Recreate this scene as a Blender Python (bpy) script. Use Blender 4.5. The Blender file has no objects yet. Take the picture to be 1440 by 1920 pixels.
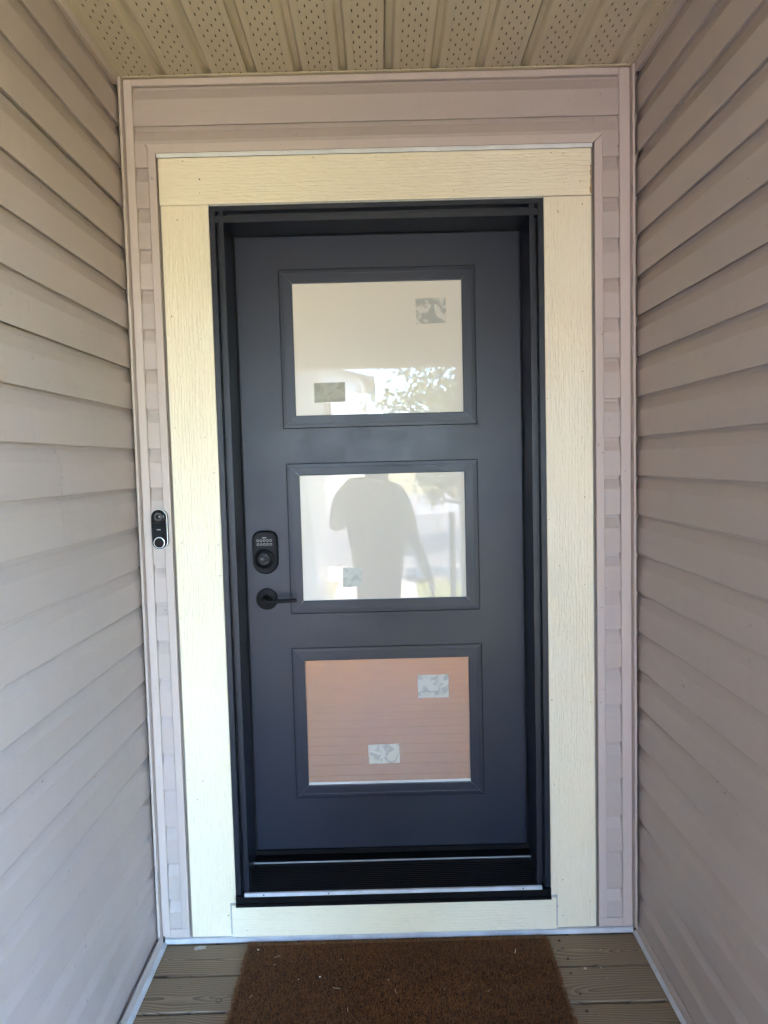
import bpy, bmesh, math, random
from mathutils import Vector, Matrix
random.seed(7)
scene = bpy.context.scene
col = scene.collection

# ------------------------------------------------------------------ camera
CAM = Vector((-0.0021, -2.2389, 1.4804)); FPX = 1400.0
YAW, PITCH, ROLL = 0.0012, -0.0663, -0.0254
def cam_basis():
    f = Vector((math.sin(YAW)*math.cos(PITCH), math.cos(YAW)*math.cos(PITCH), math.sin(PITCH)))
    r = Vector((math.cos(YAW), -math.sin(YAW), 0)); u = r.cross(f)
    c, s = math.cos(ROLL), math.sin(ROLL)
    return c*r+s*u, -s*r+c*u, f
CR, CU, CF = cam_basis()
cd = bpy.data.cameras.new('camera'); cam = bpy.data.objects.new('camera', cd); col.objects.link(cam)
m3 = Matrix((CR, CU, -CF)).transposed(); cam.matrix_world = Matrix.Translation(CAM) @ m3.to_4x4()
cd.sensor_fit = 'VERTICAL'; cd.sensor_height = 24.0; cd.lens = 24.0*FPX/1920.0
cd.clip_start = 0.01; cd.clip_end = 600
scene.camera = cam
def on_y(px, py, y):                       # photo pixel -> point on the plane Y = y
    d = CF + CR*((px-720)/FPX) - CU*((py-960)/FPX)
    return CAM + d*((y-CAM.y)/d.y)
def on_z(px, py, z):
    d = CF + CR*((px-720)/FPX) - CU*((py-960)/FPX)
    return CAM + d*((z-CAM.z)/d.z)

# ------------------------------------------------------------------ sky, sun, exposure
SUN_DIR = Vector((0.22, 0.58, 1.0)).normalized()
world = bpy.data.worlds.new('World'); scene.world = world; world.use_nodes = True
wn = world.node_tree.nodes; wl = world.node_tree.links
sky = wn.new('ShaderNodeTexSky'); sky.sky_type = 'NISHITA'; sky.sun_disc = False; sky.ozone_density = 8.0; sky.dust_density = 0.3
sky.sun_elevation = math.asin(SUN_DIR.z); sky.sun_rotation = math.atan2(SUN_DIR.x, SUN_DIR.y)
bg = wn['Background']; bg.inputs['Strength'].default_value = 0.15
wl.new(sky.outputs[0], bg.inputs['Color'])
sd = bpy.data.lights.new('sun', 'SUN'); sd.energy = 3.0; sd.angle = math.radians(0.53); sd.color = (1.0, 0.95, 0.87)
sun = bpy.data.objects.new('sun', sd); col.objects.link(sun)
sun.rotation_euler = SUN_DIR.to_track_quat('Z', 'Y').to_euler(); sun.location = (6, -8, 12)
scene.view_settings.view_transform = 'Standard'; scene.view_settings.look = 'None'
scene.view_settings.exposure = 5.8; scene.view_settings.gamma = 1.0
scene.view_settings.use_curve_mapping = False
scene.cycles.max_bounces = 8; scene.cycles.diffuse_bounces = 6; scene.cycles.glossy_bounces = 4
scene.cycles.sample_clamp_indirect = 12.0
scene.cycles.caustics_reflective = False; scene.cycles.caustics_refractive = False

# ------------------------------------------------------------------ materials
def new_mat(name):
    m = bpy.data.materials.new(name); m.use_nodes = True
    nt = m.node_tree; return m, nt.nodes, nt.links, nt.nodes['Principled BSDF']
def N(nodes, t, **kw):
    n = nodes.new(t)
    for k, v in kw.items(): setattr(n, k, v)
    return n
def coords(nodes, links, scale, jitter=True, rot=(0, 0, 0)):
    """object coordinates shifted by a per-object random amount, then scaled"""
    tc = N(nodes, 'ShaderNodeTexCoord'); mp = N(nodes, 'ShaderNodeMapping')
    mp.inputs['Scale'].default_value = scale; mp.inputs['Rotation'].default_value = rot
    if jitter:
        oi = N(nodes, 'ShaderNodeObjectInfo'); mu = N(nodes, 'ShaderNodeVectorMath', operation='SCALE')
        mu.inputs[0].default_value = (17.3, 9.1, 23.7); links.new(oi.outputs['Random'], mu.inputs['Scale'])
        ad = N(nodes, 'ShaderNodeVectorMath', operation='ADD')
        links.new(tc.outputs['Object'], ad.inputs[0]); links.new(mu.outputs[0], ad.inputs[1])
        links.new(ad.outputs[0], mp.inputs[0])
    else: links.new(tc.outputs['Object'], mp.inputs[0])
    return mp.outputs[0]
def noise(nodes, links, vec, scale, detail=3, rough=0.55, dist=0.0):
    n = N(nodes, 'ShaderNodeTexNoise'); n.inputs['Scale'].default_value = scale; n.inputs['Detail'].default_value = detail
    n.inputs['Roughness'].default_value = rough; n.inputs['Distortion'].default_value = dist
    links.new(vec, n.inputs['Vector']); return n.outputs['Fac']
def ramp(nodes, links, fac, stops):
    r = N(nodes, 'ShaderNodeValToRGB'); e = r.color_ramp.elements
    while len(e) < len(stops): e.new(0.5)
    for i, (p, c) in enumerate(stops):
        e[i].position = p; e[i].color = (*c, 1) if len(c) == 3 else c
    links.new(fac, r.inputs[0]); return r.outputs[0]
def mixc(nodes, links, fac, a, b, mode='MIX'):
    mx = N(nodes, 'ShaderNodeMix', data_type='RGBA', blend_type=mode)
    if isinstance(fac, float): mx.inputs[0].default_value = fac
    else: links.new(fac, mx.inputs[0])
    for i, v in ((6, a), (7, b)):
        if isinstance(v, tuple): mx.inputs[i].default_value = (*v, 1)
        else: links.new(v, mx.inputs[i])
    return mx.outputs[2]
def bump(nodes, links, h, strength, dist, prev=None):
    b = N(nodes, 'ShaderNodeBump'); b.inputs['Strength'].default_value = strength; b.inputs['Distance'].default_value = dist
    links.new(h, b.inputs['Height'])
    if prev is not None: links.new(prev, b.inputs['Normal'])
    return b.outputs[0]
def vmul(c, k): return tuple(x*k for x in c)

def mat_plain(name, c, rough=0.5, metal=0.0, var=0.0, vscale=8.0, bmp=0.0, bscale=150.0, ior=1.5, spec=0.5):
    m, n, l, p = new_mat(name); p.inputs['Specular IOR Level'].default_value = spec; p.inputs['Roughness'].default_value = rough; p.inputs['Metallic'].default_value = metal
    p.inputs['IOR'].default_value = ior; p.inputs['Base Color'].default_value = (*c, 1)
    v = coords(n, l, (1, 1, 1))
    if var:
        f = noise(n, l, v, vscale, 4, 0.6)
        l.new(ramp(n, l, f, [(0.3, vmul(c, 1-var)), (0.7, vmul(c, 1+var))]), p.inputs['Base Color'])
    if bmp:
        l.new(bump(n, l, noise(n, l, v, bscale, 3), bmp, 0.0006), p.inputs['Normal'])
    return m
def axis_scale(axis, along, across):
    return tuple(along if a == axis else across for a in 'xyz')

def mat_vinyl(name, c, axis, grain=0.5):
    m, n, l, p = new_mat(name); p.inputs['Roughness'].default_value = 0.46
    v = coords(n, l, axis_scale(axis, 2.2, 60)); v1 = coords(n, l, (1, 1, 1))
    g = noise(n, l, v, 6.0, 5, 0.65, 0.25); big = noise(n, l, v1, 2.2, 3)
    stain = noise(n, l, coords(n, l, axis_scale(axis, 3.5, 9)), 1.6, 5, 0.7)
    oi = N(n, 'ShaderNodeObjectInfo')
    base = ramp(n, l, g, [(0.25, vmul(c, 0.965)), (0.75, vmul(c, 1.03))])
    base = mixc(n, l, ramp(n, l, big, [(0.35, (0, 0, 0)), (0.7, (0.35,)*3)]), base, (c[0]*0.98, c[1]*0.96, c[2]*1.05))
    dirt = ramp(n, l, stain, [(0.56, (0, 0, 0)), (0.80, (0.28,)*3)])
    base = mixc(n, l, dirt, base, vmul(c, 0.74))
    sc = (2.5, 2.5, 2.5); st = noise(n, l, coords(n, l, tuple(0.9 if ax == 'z' else 16.0 for ax in 'xyz')), 1.0, 4, 0.6)   # run-off streaks
    base = mixc(n, l, ramp(n, l, st, [(0.55, (0, 0, 0)), (0.78, (0.22,)*3)]), base, vmul(c, 0.78))
    sp = noise(n, l, v1, 75.0, 2, 0.5); spm = noise(n, l, v1, 4.0, 2)
    spk = N(n, 'ShaderNodeMath', operation='MULTIPLY'); l.new(ramp(n, l, sp, [(0.70, (0, 0, 0)), (0.75, (0.8,)*3)]), spk.inputs[0]); l.new(ramp(n, l, spm, [(0.5, (0, 0, 0)), (0.65, (1,)*3)]), spk.inputs[1])
    base = mixc(n, l, spk.outputs[0], base, vmul(c, 0.35))
    tone = ramp(n, l, oi.outputs['Random'], [(0, (0.95,)*3), (1, (1.02,)*3)])
    base = mixc(n, l, 1.0, base, tone, 'MULTIPLY')
    l.new(base, p.inputs['Base Color'])
    b1 = bump(n, l, noise(n, l, v1, 4.0, 2), 0.35, 0.008)          # oil-canning of thin vinyl
    l.new(bump(n, l, g, grain, 0.0009, b1), p.inputs['Normal'])
    return m

def mat_casing(name, axis):
    """cream paint over embossed wood-grain siding board"""
    m, n, l, p = new_mat(name); c = (0.78, 0.68, 0.495)
    v = coords(n, l, axis_scale(axis, 7.0, 60)); v1 = coords(n, l, (1, 1, 1))
    warp = noise(n, l, coords(n, l, axis_scale(axis, 4, 14)), 1.0, 3)
    w = N(n, 'ShaderNodeTexWave', wave_type='BANDS', bands_direction='Y' if axis != 'y' else 'Z')
    if axis == 'z': w.bands_direction = 'X'
    if axis == 'x': w.bands_direction = 'Z'
    w.inputs['Scale'].default_value = 1.0; w.inputs['Distortion'].default_value = 9.0
    w.inputs['Detail'].default_value = 3.0; w.inputs['Detail Scale'].default_value = 1.1; w.inputs['Detail Roughness'].default_value = 0.6
    l.new(coords(n, l, axis_scale(axis, 5.5, 34)), w.inputs['Vector'])
    g = noise(n, l, coords(n, l, axis_scale(axis, 13.0, 62)), 1.9, 4, 0.55, 1.6)
    mx = N(n, 'ShaderNodeMath', operation='MULTIPLY_ADD'); l.new(w.outputs['Fac'], mx.inputs[0]); mx.inputs[1].default_value = 0.20; l.new(g, mx.inputs[2])
    patch = noise(n, l, coords(n, l, axis_scale(axis, 2.5, 9)), 1.0, 3)
    pm = N(n, 'ShaderNodeMath', operation='MULTIPLY'); l.new(mx.outputs[0], pm.inputs[0]); l.new(ramp(n, l, patch, [(0.32, (0.35,)*3), (0.62, (1.15,)*3)]), pm.inputs[1])
    base = ramp(n, l, mx.outputs[0], [(0.32, vmul(c, 0.94)), (0.58, c), (1.0, vmul(c, 1.03))])
    dirt = noise(n, l, v1, 9.0, 6, 0.72)
    base = mixc(n, l, ramp(n, l, dirt, [(0.60, (0, 0, 0)), (0.74, (0.34,)*3)]), base, (0.60, 0.53, 0.36))
    pale = noise(n, l, v1, 3.0, 3)
    base = mixc(n, l, ramp(n, l, pale, [(0.35, (0, 0, 0)), (0.7, (0.35,)*3)]), base, (0.80, 0.765, 0.60))
    l.new(base, p.inputs['Base Color']); p.inputs['Roughness'].default_value = 0.36
    b1 = bump(n, l, pm.outputs[0], 0.58, 0.0036)
    l.new(bump(n, l, noise(n, l, v1, 260, 2), 0.12, 0.0006, b1), p.inputs['Normal'])
    return m

def mat_deck():
    m, n, l, p = new_mat('weathered_deck_wood')
    tc = N(n, 'ShaderNodeTexCoord'); oi = N(n, 'ShaderNodeObjectInfo'); sp = N(n, 'ShaderNodeSeparateXYZ'); l.new(tc.outputs['Object'], sp.inputs[0])
    def M(op, a, b=None, cc=None):
        q = N(n, 'ShaderNodeMath', operation=op)
        for i, v in enumerate((a, b, cc)):
            if v is None: continue
            if isinstance(v, (int, float)): q.inputs[i].default_value = v
            else: l.new(v, q.inputs[i])
        return q.outputs[0]
    rnd = oi.outputs['Random']
    vs = coords(n, l, (1, 1, 1))
    n1 = noise(n, l, coords(n, l, (2.2, 7, 3)), 1.0, 2); n2 = noise(n, l, coords(n, l, (1.6, 3, 3)), 1.0, 2); n3 = noise(n, l, coords(n, l, (10, 70, 30)), 1.0, 3)
    yy = M('ADD', sp.outputs['Y'], M('MULTIPLY', M('SUBTRACT', n1, 0.5), 0.075))
    yy = M('ADD', yy, M('MULTIPLY', M('SUBTRACT', rnd, 0.5), 0.05))
    zz = M('ADD', M('MULTIPLY', M('SUBTRACT', n2, 0.5), 0.22), M('MULTIPLY', M('SUBTRACT', rnd, 0.35), 0.03))
    rad = M('SQRT', M('ADD', M('MULTIPLY', yy, yy), M('MULTIPLY', zz, zz)))
    ph = M('MULTIPLY', rad, 128.0); fr = M('FRACT', ph)
    ring = M('POWER', fr, 1.8)
    c0, c1 = (0.30, 0.202, 0.112), (0.075, 0.048, 0.025)
    base = mixc(n, l, M('MULTIPLY', ring, 1.0), c0, c1)
    base = mixc(n, l, ramp(n, l, n3, [(0.35, (0, 0, 0)), (0.8, (0.25,)*3)]), base, (0.19, 0.155, 0.10))
    grey = noise(n, l, coords(n, l, (3, 8, 8)), 1.0, 4)
    base = mixc(n, l, ramp(n, l, grey, [(0.35, (0, 0, 0)), (0.75, (0.32,)*3)]), base, (0.215, 0.19, 0.145))
    spots = noise(n, l, vs, 55.0, 2, 0.5)
    base = mixc(n, l, ramp(n, l, spots, [(0.70, (0, 0, 0)), (0.76, (0.65,)*3)]), base, (0.06, 0.045, 0.03))
    tone = ramp(n, l, rnd, [(0, (0.84,)*3), (1, (1.08,)*3)])
    base = mixc(n, l, 1.0, base, tone, 'MULTIPLY')
    l.new(base, p.inputs['Base Color']); p.inputs['Roughness'].default_value = 0.62
    h = M('ADD', M('MULTIPLY', ring, -0.4), n3)
    l.new(bump(n, l, h, 0.35, 0.0016), p.inputs['Normal'])
    return m

def mat_glass(name, base, ior=1.5, rough=0.012):
    """satin-etched white face (hazy lobe) behind a clear outer pane (coat)"""
    m, n, l, p = new_mat(name); p.inputs['Base Color'].default_value = (*base, 1)
    p.inputs['Roughness'].default_value = 0.28; p.inputs['IOR'].default_value = 1.25
    p.inputs['Coat Weight'].default_value = 0.75; p.inputs['Coat Roughness'].default_value = rough; p.inputs['Coat IOR'].default_value = ior
    return m
def mat_glass_clear(name, base, share):
    """lightly etched pane: part milky, part clear, so the wood floor of the hall shows through"""
    m, n, l, p = new_mat(name); p.inputs['Base Color'].default_value = (*base, 1)
    p.inputs['Roughness'].default_value = 0.05; p.inputs['IOR'].default_value = 1.7
    tr = N(n, 'ShaderNodeBsdfTransparent'); tr.inputs[0].default_value = (0.96, 0.95, 0.93, 1)
    mx = N(n, 'ShaderNodeMixShader'); mx.inputs[0].default_value = share
    l.new(tr.outputs[0], mx.inputs[1]); l.new(p.outputs[0], mx.inputs[2]); l.new(mx.outputs[0], n['Material Output'].inputs[0])
    return m
def mat_sticker(name, paper, blot, scale, lo, hi):
    m, n, l, p = new_mat(name)
    f = noise(n, l, coords(n, l, (1, 1, 1)), scale, 2, 0.45, 1.2)
    l.new(ramp(n, l, f, [(lo, paper), (hi, blot)]), p.inputs['Base Color'])
    p.inputs['Roughness'].default_value = 0.45; p.inputs['Specular IOR Level'].default_value = 0.25
    return m
def mat_soffit():
    m, n, l, p = new_mat('tan_soffit_paint'); c = (0.50, 0.42, 0.295)
    v = coords(n, l, (1, 1, 1)); f = noise(n, l, v, 5, 5, 0.7)
    b = ramp(n, l, f, [(0.3, vmul(c, 0.93)), (0.7, vmul(c, 1.04))])
    d = noise(n, l, v, 42, 4, 0.7)
    b = mixc(n, l, ramp(n, l, d, [(0.63, (0, 0, 0)), (0.72, (0.25,)*3)]), b, vmul(c, 0.7))
    l.new(b, p.inputs['Base Color']); p.inputs['Roughness'].default_value = 0.42
    l.new(bump(n, l, noise(n, l, v, 300, 2), 0.08, 0.0004), p.inputs['Normal'])
    return m
def mat_leaf(name, c):
    m, n, l, p = new_mat(name)
    f = noise(n, l, coords(n, l, (1, 1, 1)), 1.3, 4)
    b = ramp(n, l, f, [(0.3, vmul(c, 0.6)), (0.55, c), (0.75, (c[0]*1.9, c[1]*1.55, c[2]*0.9))])
    l.new(b, p.inputs['Base Color']); p.inputs['Roughness'].default_value = 0.5
    tr = N(n, 'ShaderNodeBsdfTranslucent'); l.new(b, tr.inputs[0]); mx = N(n, 'ShaderNodeMixShader'); mx.inputs[0].default_value = 0.55
    l.new(p.outputs[0], mx.inputs[1]); l.new(tr.outputs[0], mx.inputs[2])
    l.new(mx.outputs[0], n['Material Output'].inputs[0])
    return m

TAUPE = (0.45, 0.376, 0.333)
M_VX = mat_vinyl('taupe_vinyl_grain_x', TAUPE, 'x'); M_VY = mat_vinyl('taupe_vinyl_grain_y', TAUPE, 'y')
M_TRIM = mat_vinyl('taupe_vinyl_trim', vmul(TAUPE, 1.12), 'z', 0.05)
M_CX = mat_casing('cream_casing_grain_x', 'x'); M_CZ = mat_casing('cream_casing_grain_z', 'z')
M_DECK = mat_deck(); M_SOF = mat_soffit()
M_SLOT = mat_plain('slot_dark', (0.07, 0.053, 0.032), 0.9)
M_DOOR = mat_plain('slate_blue_door_paint', (0.0118, 0.0153, 0.0282), 0.36, spec=0.36, var=0.05, vscale=6, bmp=0.10, bscale=420)
_n, _l, _p = M_DOOR.node_tree.nodes, M_DOOR.node_tree.links, M_DOOR.node_tree.nodes['Principled BSDF']
_l.new(ramp(_n, _l, noise(_n, _l, coords(_n, _l, (1, 1, 1)), 7.0, 5, 0.7), [(0.3, (0.31,)*3), (0.7, (0.41,)*3)]), _p.inputs['Roughness'])
M_FRAME = mat_plain('slate_frame_cladding', (0.009, 0.0115, 0.019), 0.34, spec=0.4, var=0.05, bmp=0.08, bscale=300)
M_BLACK = mat_plain('black_vinyl', (0.005, 0.005, 0.006), 0.6, spec=0.15)
M_SILL = mat_plain('black_anodised_sill', (0.005, 0.005, 0.006), 0.45, spec=0.09, var=0.3, vscale=30, bmp=0.1)
M_ALU = mat_plain('mill_aluminium', (0.52, 0.54, 0.58), 0.34, 0.0, var=0.12, vscale=25)
M_FLASH = mat_plain('white_metal_flashing', (0.47, 0.47, 0.47), 0.38, var=0.18, vscale=14)
M_CAULK = mat_plain('grey_caulk', (0.42, 0.41, 0.39), 0.6, var=0.15, vscale=60, bmp=0.5, bscale=120)
M_HW = mat_plain('matte_black_hardware', (0.006, 0.006, 0.007), 0.42, bmp=0.05, bscale=500, spec=0.10)
M_HW2 = mat_plain('charcoal_keypad', (0.013, 0.013, 0.015), 0.5, spec=0.12)
M_KEY = mat_plain('grey_key_print', (0.52, 0.52, 0.52), 0.5)
M_FLASH_W = mat_plain('white_flashing', (0.66, 0.66, 0.65), 0.4, var=0.12, vscale=14)
M_NAIL = mat_plain('rusty_nail', (0.05, 0.035, 0.025), 0.7)
M_CHROME = mat_plain('satin_chrome', (0.80, 0.81, 0.82), 0.22, 0.35)
M_GLOSS = mat_plain('gloss_black', (0.004, 0.004, 0.005), 0.06, spec=0.25)
M_LENS = mat_plain('lens_grey', (0.035, 0.035, 0.037), 0.25)
M_GLASS = mat_glass('satin_glass', (0.705, 0.645, 0.555), 1.45); M_GLASS_O = mat_glass_clear('lightly_etched_glass', (0.60, 0.57, 0.52), 0.17)
M_CORE = mat_plain('wall_sheathing', (0.30, 0.26, 0.22), 0.8)
M_WHITE = mat_plain('white_spacer', (0.66, 0.66, 0.63), 0.4)

# ------------------------------------------------------------------ mesh helpers
WORLD = {}
def tag(o, label=None, cat=None, group=None, kind=None):
    if label: o['label'] = label
    if cat: o['category'] = cat
    if group: o['group'] = group
    if kind: o['kind'] = kind
    return o
def thing(name, loc, label=None, cat=None, group=None, kind=None):
    o = bpy.data.objects.new(name, None); o.empty_display_size = 0.1; o.location = loc; col.objects.link(o)
    WORLD[o.name] = Vector(loc); return tag(o, label, cat, group, kind)
def place(name, me, mat, parent, org):
    o = bpy.data.objects.new(name, me); col.objects.link(o)
    if mat and not me.materials: me.materials.append(mat)
    WORLD[o.name] = Vector(org)
    if parent is not None:
        o.parent = parent; o.location = Vector(org) - WORLD[parent.name]
    else: o.location = org
    return o
def from_bm(name, bm, mat, parent=None, org=None, smooth=False):
    if org is None:
        lo = Vector((1e9,)*3); hi = Vector((-1e9,)*3)
        for v in bm.verts:
            for i in range(3): lo[i] = min(lo[i], v.co[i]); hi[i] = max(hi[i], v.co[i])
        org = (lo+hi)/2 if parent is not None else Vector(((lo.x+hi.x)/2, (lo.y+hi.y)/2, lo.z))
    org = Vector(org)
    bmesh.ops.translate(bm, verts=bm.verts, vec=-org)
    bmesh.ops.recalc_face_normals(bm, faces=bm.faces)
    me = bpy.data.meshes.new(name); bm.to_mesh(me); bm.free()
    if smooth:
        for p in me.polygons: p.use_smooth = True
    return place(name, me, mat, parent, org)
def bm_box(bm, x0, x1, y0, y1, z0, z1, bevel=0.0, seg=1):
    vs = [bm.verts.new((x, y, z)) for x in (x0, x1) for y in (y0, y1) for z in (z0, z1)]
    fs = [bm.faces.new([vs[i] for i in q]) for q in ((0, 1, 3, 2), (4, 6, 7, 5), (0, 4, 5, 1), (2, 3, 7, 6), (0, 2, 6, 4), (1, 5, 7, 3))]
    if bevel:
        es = {e for f in fs for e in f.edges}
        bmesh.ops.bevel(bm, geom=list(es), offset=bevel, segments=seg, affect='EDGES', profile=0.6)
def box(name, x0, x1, y0, y1, z0, z1, mat, parent=None, bevel=0.0, seg=1, org=None):
    bm = bmesh.new(); bm_box(bm, x0, x1, y0, y1, z0, z1, bevel, seg); return from_bm(name, bm, mat, parent, org)
def bm_prism(bm, pts, axis, a0, a1, sk0=None, sk1=None):
    """closed 2-D outline pts (u,v) swept along an axis; x: (y,z), y: (x,z), z: (x,y). sk: end offset per point (mitres)"""
    def mk(u, v, a):
        return {'x': (a, u, v), 'y': (u, a, v), 'z': (u, v, a)}[axis]
    A = [bm.verts.new(mk(u, v, a0+(sk0(u, v) if sk0 else 0))) for u, v in pts]
    B = [bm.verts.new(mk(u, v, a1+(sk1(u, v) if sk1 else 0))) for u, v in pts]
    n = len(pts)
    for i in range(n): bm.faces.new((A[i], A[(i+1) % n], B[(i+1) % n], B[i]))
    bm.faces.new(A[::-1]); bm.faces.new(B)
def prism(name, pts, axis, a0, a1, mat, parent=None, sk0=None, sk1=None):
    bm = bmesh.new(); bm_prism(bm, pts, axis, a0, a1, sk0, sk1); return from_bm(name, bm, mat, parent)
def bm_cyl(bm, c, axis, r, d0, d1, seg=32, r1=None, sq=1.0):
    """cylinder along axis 'y' / 'z' / 'x' from d0 to d1"""
    r1 = r if r1 is None else r1; A = []; B = []
    for i in range(seg):
        t = 2*math.pi*i/seg; ca, sa = math.cos(t), math.sin(t)
        for L, rr, d in ((A, r, d0), (B, r1, d1)):
            if axis == 'y': co = (c[0]+rr*ca, d, c[1]+rr*sa*sq)
            elif axis == 'z': co = (c[0]+rr*ca, c[1]+rr*sa*sq, d)
            else: co = (d, c[0]+rr*ca, c[1]+rr*sa*sq)
            L.append(bm.verts.new(co))
    for i in range(seg): bm.faces.new((A[i], A[(i+1) % seg], B[(i+1) % seg], B[i]))
    bm.faces.new(A[::-1]); bm.faces.new(B)
def cyl(name, c, axis, r, d0, d1, mat, parent, seg=32, r1=None, smooth=False):
    bm = bmesh.new(); bm_cyl(bm, c, axis, r, d0, d1, seg, r1); return from_bm(name, bm, mat, parent)
def bm_lathe(bm, c, prof, seg=40):
    """prof = [(r, y)] around the Y axis through (c.x, c.z)"""
    rings = []
    for r, y in prof:
        rings.append([bm.verts.new((c[0]+r*math.cos(2*math.pi*i/seg), y, c[1]+r*math.sin(2*math.pi*i/seg))) for i in range(seg)])
    for a, b in zip(rings, rings[1:]):
        for i in range(seg): bm.faces.new((a[i], a[(i+1) % seg], b[(i+1) % seg], b[i]))
    bm.faces.new(rings[0][::-1]); bm.faces.new(rings[-1])
def stadium(cx, cz, w, h, n=14, top=None):
    """upright pill outline in x,z"""
    r = w/2; pts = []
    for i in range(n+1):
        t = math.pi*i/n; pts.append((cx+r*math.cos(t), cz+h/2-r+r*math.sin(t)))
    for i in range(n+1):
        t = math.pi+math.pi*i/n; pts.append((cx+r*math.cos(t), cz-h/2+r+r*math.sin(t)))
    return pts
def bm_loft_y(bm, outlines):
    """outlines: [(pts, y)] of equal length, joined front to back with end caps"""
    rs = [[bm.verts.new((x, y, z)) for x, z in pts] for pts, y in outlines]
    n = len(rs[0])
    for a, b in zip(rs, rs[1:]):
        for i in range(n): bm.faces.new((a[i], a[(i+1) % n], b[(i+1) % n], b[i]))
    bm.faces.new(rs[0][::-1]); bm.faces.new(rs[-1])

# ------------------------------------------------------------------ numbers of the place (metres)
H = 0.1165                                  # siding course
Z0 = 1.772 - 15*H                           # lowest joint
SOF = 2.605                                 # soffit height
XL, XR = -0.7475, 0.7695                    # wall planes behind the siding
YW = 0.0125                                 # door wall plane behind the siding
YEND = -3.54                                # inner face of the porch beam
GZ = -0.36                                  # ground
YR, XO = -2.00, 1.50                        # end of the right wall, outer edge of the porch on the right

# ------------------------------------------------------------------ ground, lawn, road
def mat_ground(name, c1, c2, scale, bmp=0.4, bs=40):
    m, n, l, p = new_mat(name); v = coords(n, l, (1, 1, 1), False)
    f = noise(n, l, v, scale, 6, 0.65); l.new(ramp(n, l, f, [(0.3, c1), (0.7, c2)]), p.inputs['Base Color'])
    p.inputs['Roughness'].default_value = 0.85; l.new(bump(n, l, noise(n, l, v, bs, 4), bmp, 0.02), p.inputs['Normal'])
    return m
M_GRASS = mat_ground('lawn_grass', (0.14, 0.15, 0.03), (0.27, 0.26, 0.06), 6, 0.8, 60)
M_ROAD = mat_ground('pinkish_road', (0.13, 0.11, 0.105), (0.19, 0.165, 0.155), 3)
M_CONC = mat_ground('pale_concrete', (0.46, 0.395, 0.33), (0.56, 0.49, 0.41), 2.5)
M_SOIL = mat_ground('dry_ground', (0.26, 0.21, 0.09), (0.38, 0.30, 0.14), 1.5)
tag(box('ground', -200, 200, -260, 60, GZ-0.5, GZ, M_SOIL), kind='structure')
tag(box('lawn', -0.7, 14, -8.6, -3.75, GZ, GZ+0.012, M_GRASS), kind='structure')
tag(box('driveway', -0.7, 0.45, -8.9, -4.35, GZ+0.016, GZ+0.024, M_CONC), kind='structure')
tag(box('sidewalk', -40, 40, -10.4, -8.9, GZ, GZ+0.05, M_CONC, bevel=0.01), kind='structure')
tag(box('road', -60, 60, -23.5, -10.6, GZ, GZ+0.008, M_ROAD), kind='structure')
tag(box('driveway', -9, 12, -39.5, -23.7, GZ, GZ+0.012, mat_ground('grey_driveway', (0.24, 0.21, 0.20), (0.31, 0.275, 0.26), 2.0)), kind='structure')

# ------------------------------------------------------------------ deck
deck = thing('deck', (0, -1.7, GZ), kind='structure')
PITCH_Y = 0.1478
def plank_mesh(w, x0, x1):
    bm = bmesh.new(); bm_box(bm, x0, x1, -w/2, w/2, -0.036, 0.0, 0.0035, 2); return bm
pl0 = None; pl1 = None
for k in range(-1, 25):
    y1 = -0.0055 - PITCH_Y*k - 0.003; y0 = y1 - PITCH_Y + 0.006
    yc = (y0+y1)/2; dz = random.uniform(-0.0012, 0.0006)
    if pl0 is None:
        bm = plank_mesh(PITCH_Y-0.0090, -0.745, 0.766); pl0 = from_bm('plank', bm, M_DECK, deck, (0, 0, 0))
        pl0.location = Vector((0, yc, dz)) - WORLD['deck']
    elif y1 > YR-0.02:
        o = pl0.copy(); col.objects.link(o); o.location = Vector((0, yc, dz)) - WORLD['deck']
    elif pl1 is None:
        bm = plank_mesh(PITCH_Y-0.0090, -0.745, XO); pl1 = from_bm('plank', bm, M_DECK, deck, (0, 0, 0))
        pl1.location = Vector((0, yc, dz)) - WORLD['deck']
    else:
        o = pl1.copy(); col.objects.link(o); o.location = Vector((0, yc, dz)) - WORLD['deck']
for x in (-0.5, 0.05, 0.52, 1.1, 1.7, 2.25):
    box('joist', x-0.019, x+0.019, -3.66, 0.12 if x < 1 else YR-0.05, -0.20, -0.0385, M_DECK, deck)
box('rim_board', -0.745, XO, -3.735, -3.70, -0.22, -0.002, M_DECK, deck, 0.003)
for i in range(2):
    box('step', -0.72, 0.45, -3.74-0.30*(i+1), -3.742-0.30*i, GZ+0.001, -0.12-0.12*i, M_DECK, deck, 0.004)
# screw heads and a knot plug, where the photo shows them
for k in range(0, 4):
    for x in (0.508, -0.497):
        if x < 0: continue
        for dy in (0.028, 0.112):
            y = -0.0085 - PITCH_Y*k - dy
            cyl('screw', (x+random.uniform(-.006, .006), y), 'z', 0.0042, -0.001, 0.0008, M_NAIL, deck, 12)
kp = on_z(410, 1876, 0)
bm = bmesh.new()
for r0, r1 in ((0.0085, 0.0066), (0.0066, 0.0052)):
    A = [bm.verts.new((kp.x+r0*math.cos(t*math.pi/12), kp.y+r0*1.1*math.sin(t*math.pi/12), 0.0006)) for t in range(24)]
    B = [bm.verts.new((kp.x+r1*math.cos(t*math.pi/12), kp.y+r1*1.1*math.sin(t*math.pi/12), 0.0009)) for t in range(24)]
    for i in range(24): bm.faces.new((A[i], A[(i+1) % 24], B[(i+1) % 24], B[i]))
    break
from_bm('knot_ring', bm, M_NAIL, deck)
M_SMEAR = mat_plain('dried_white_paint', (0.50, 0.47, 0.40), 0.8, var=0.2, vscale=200)
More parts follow.
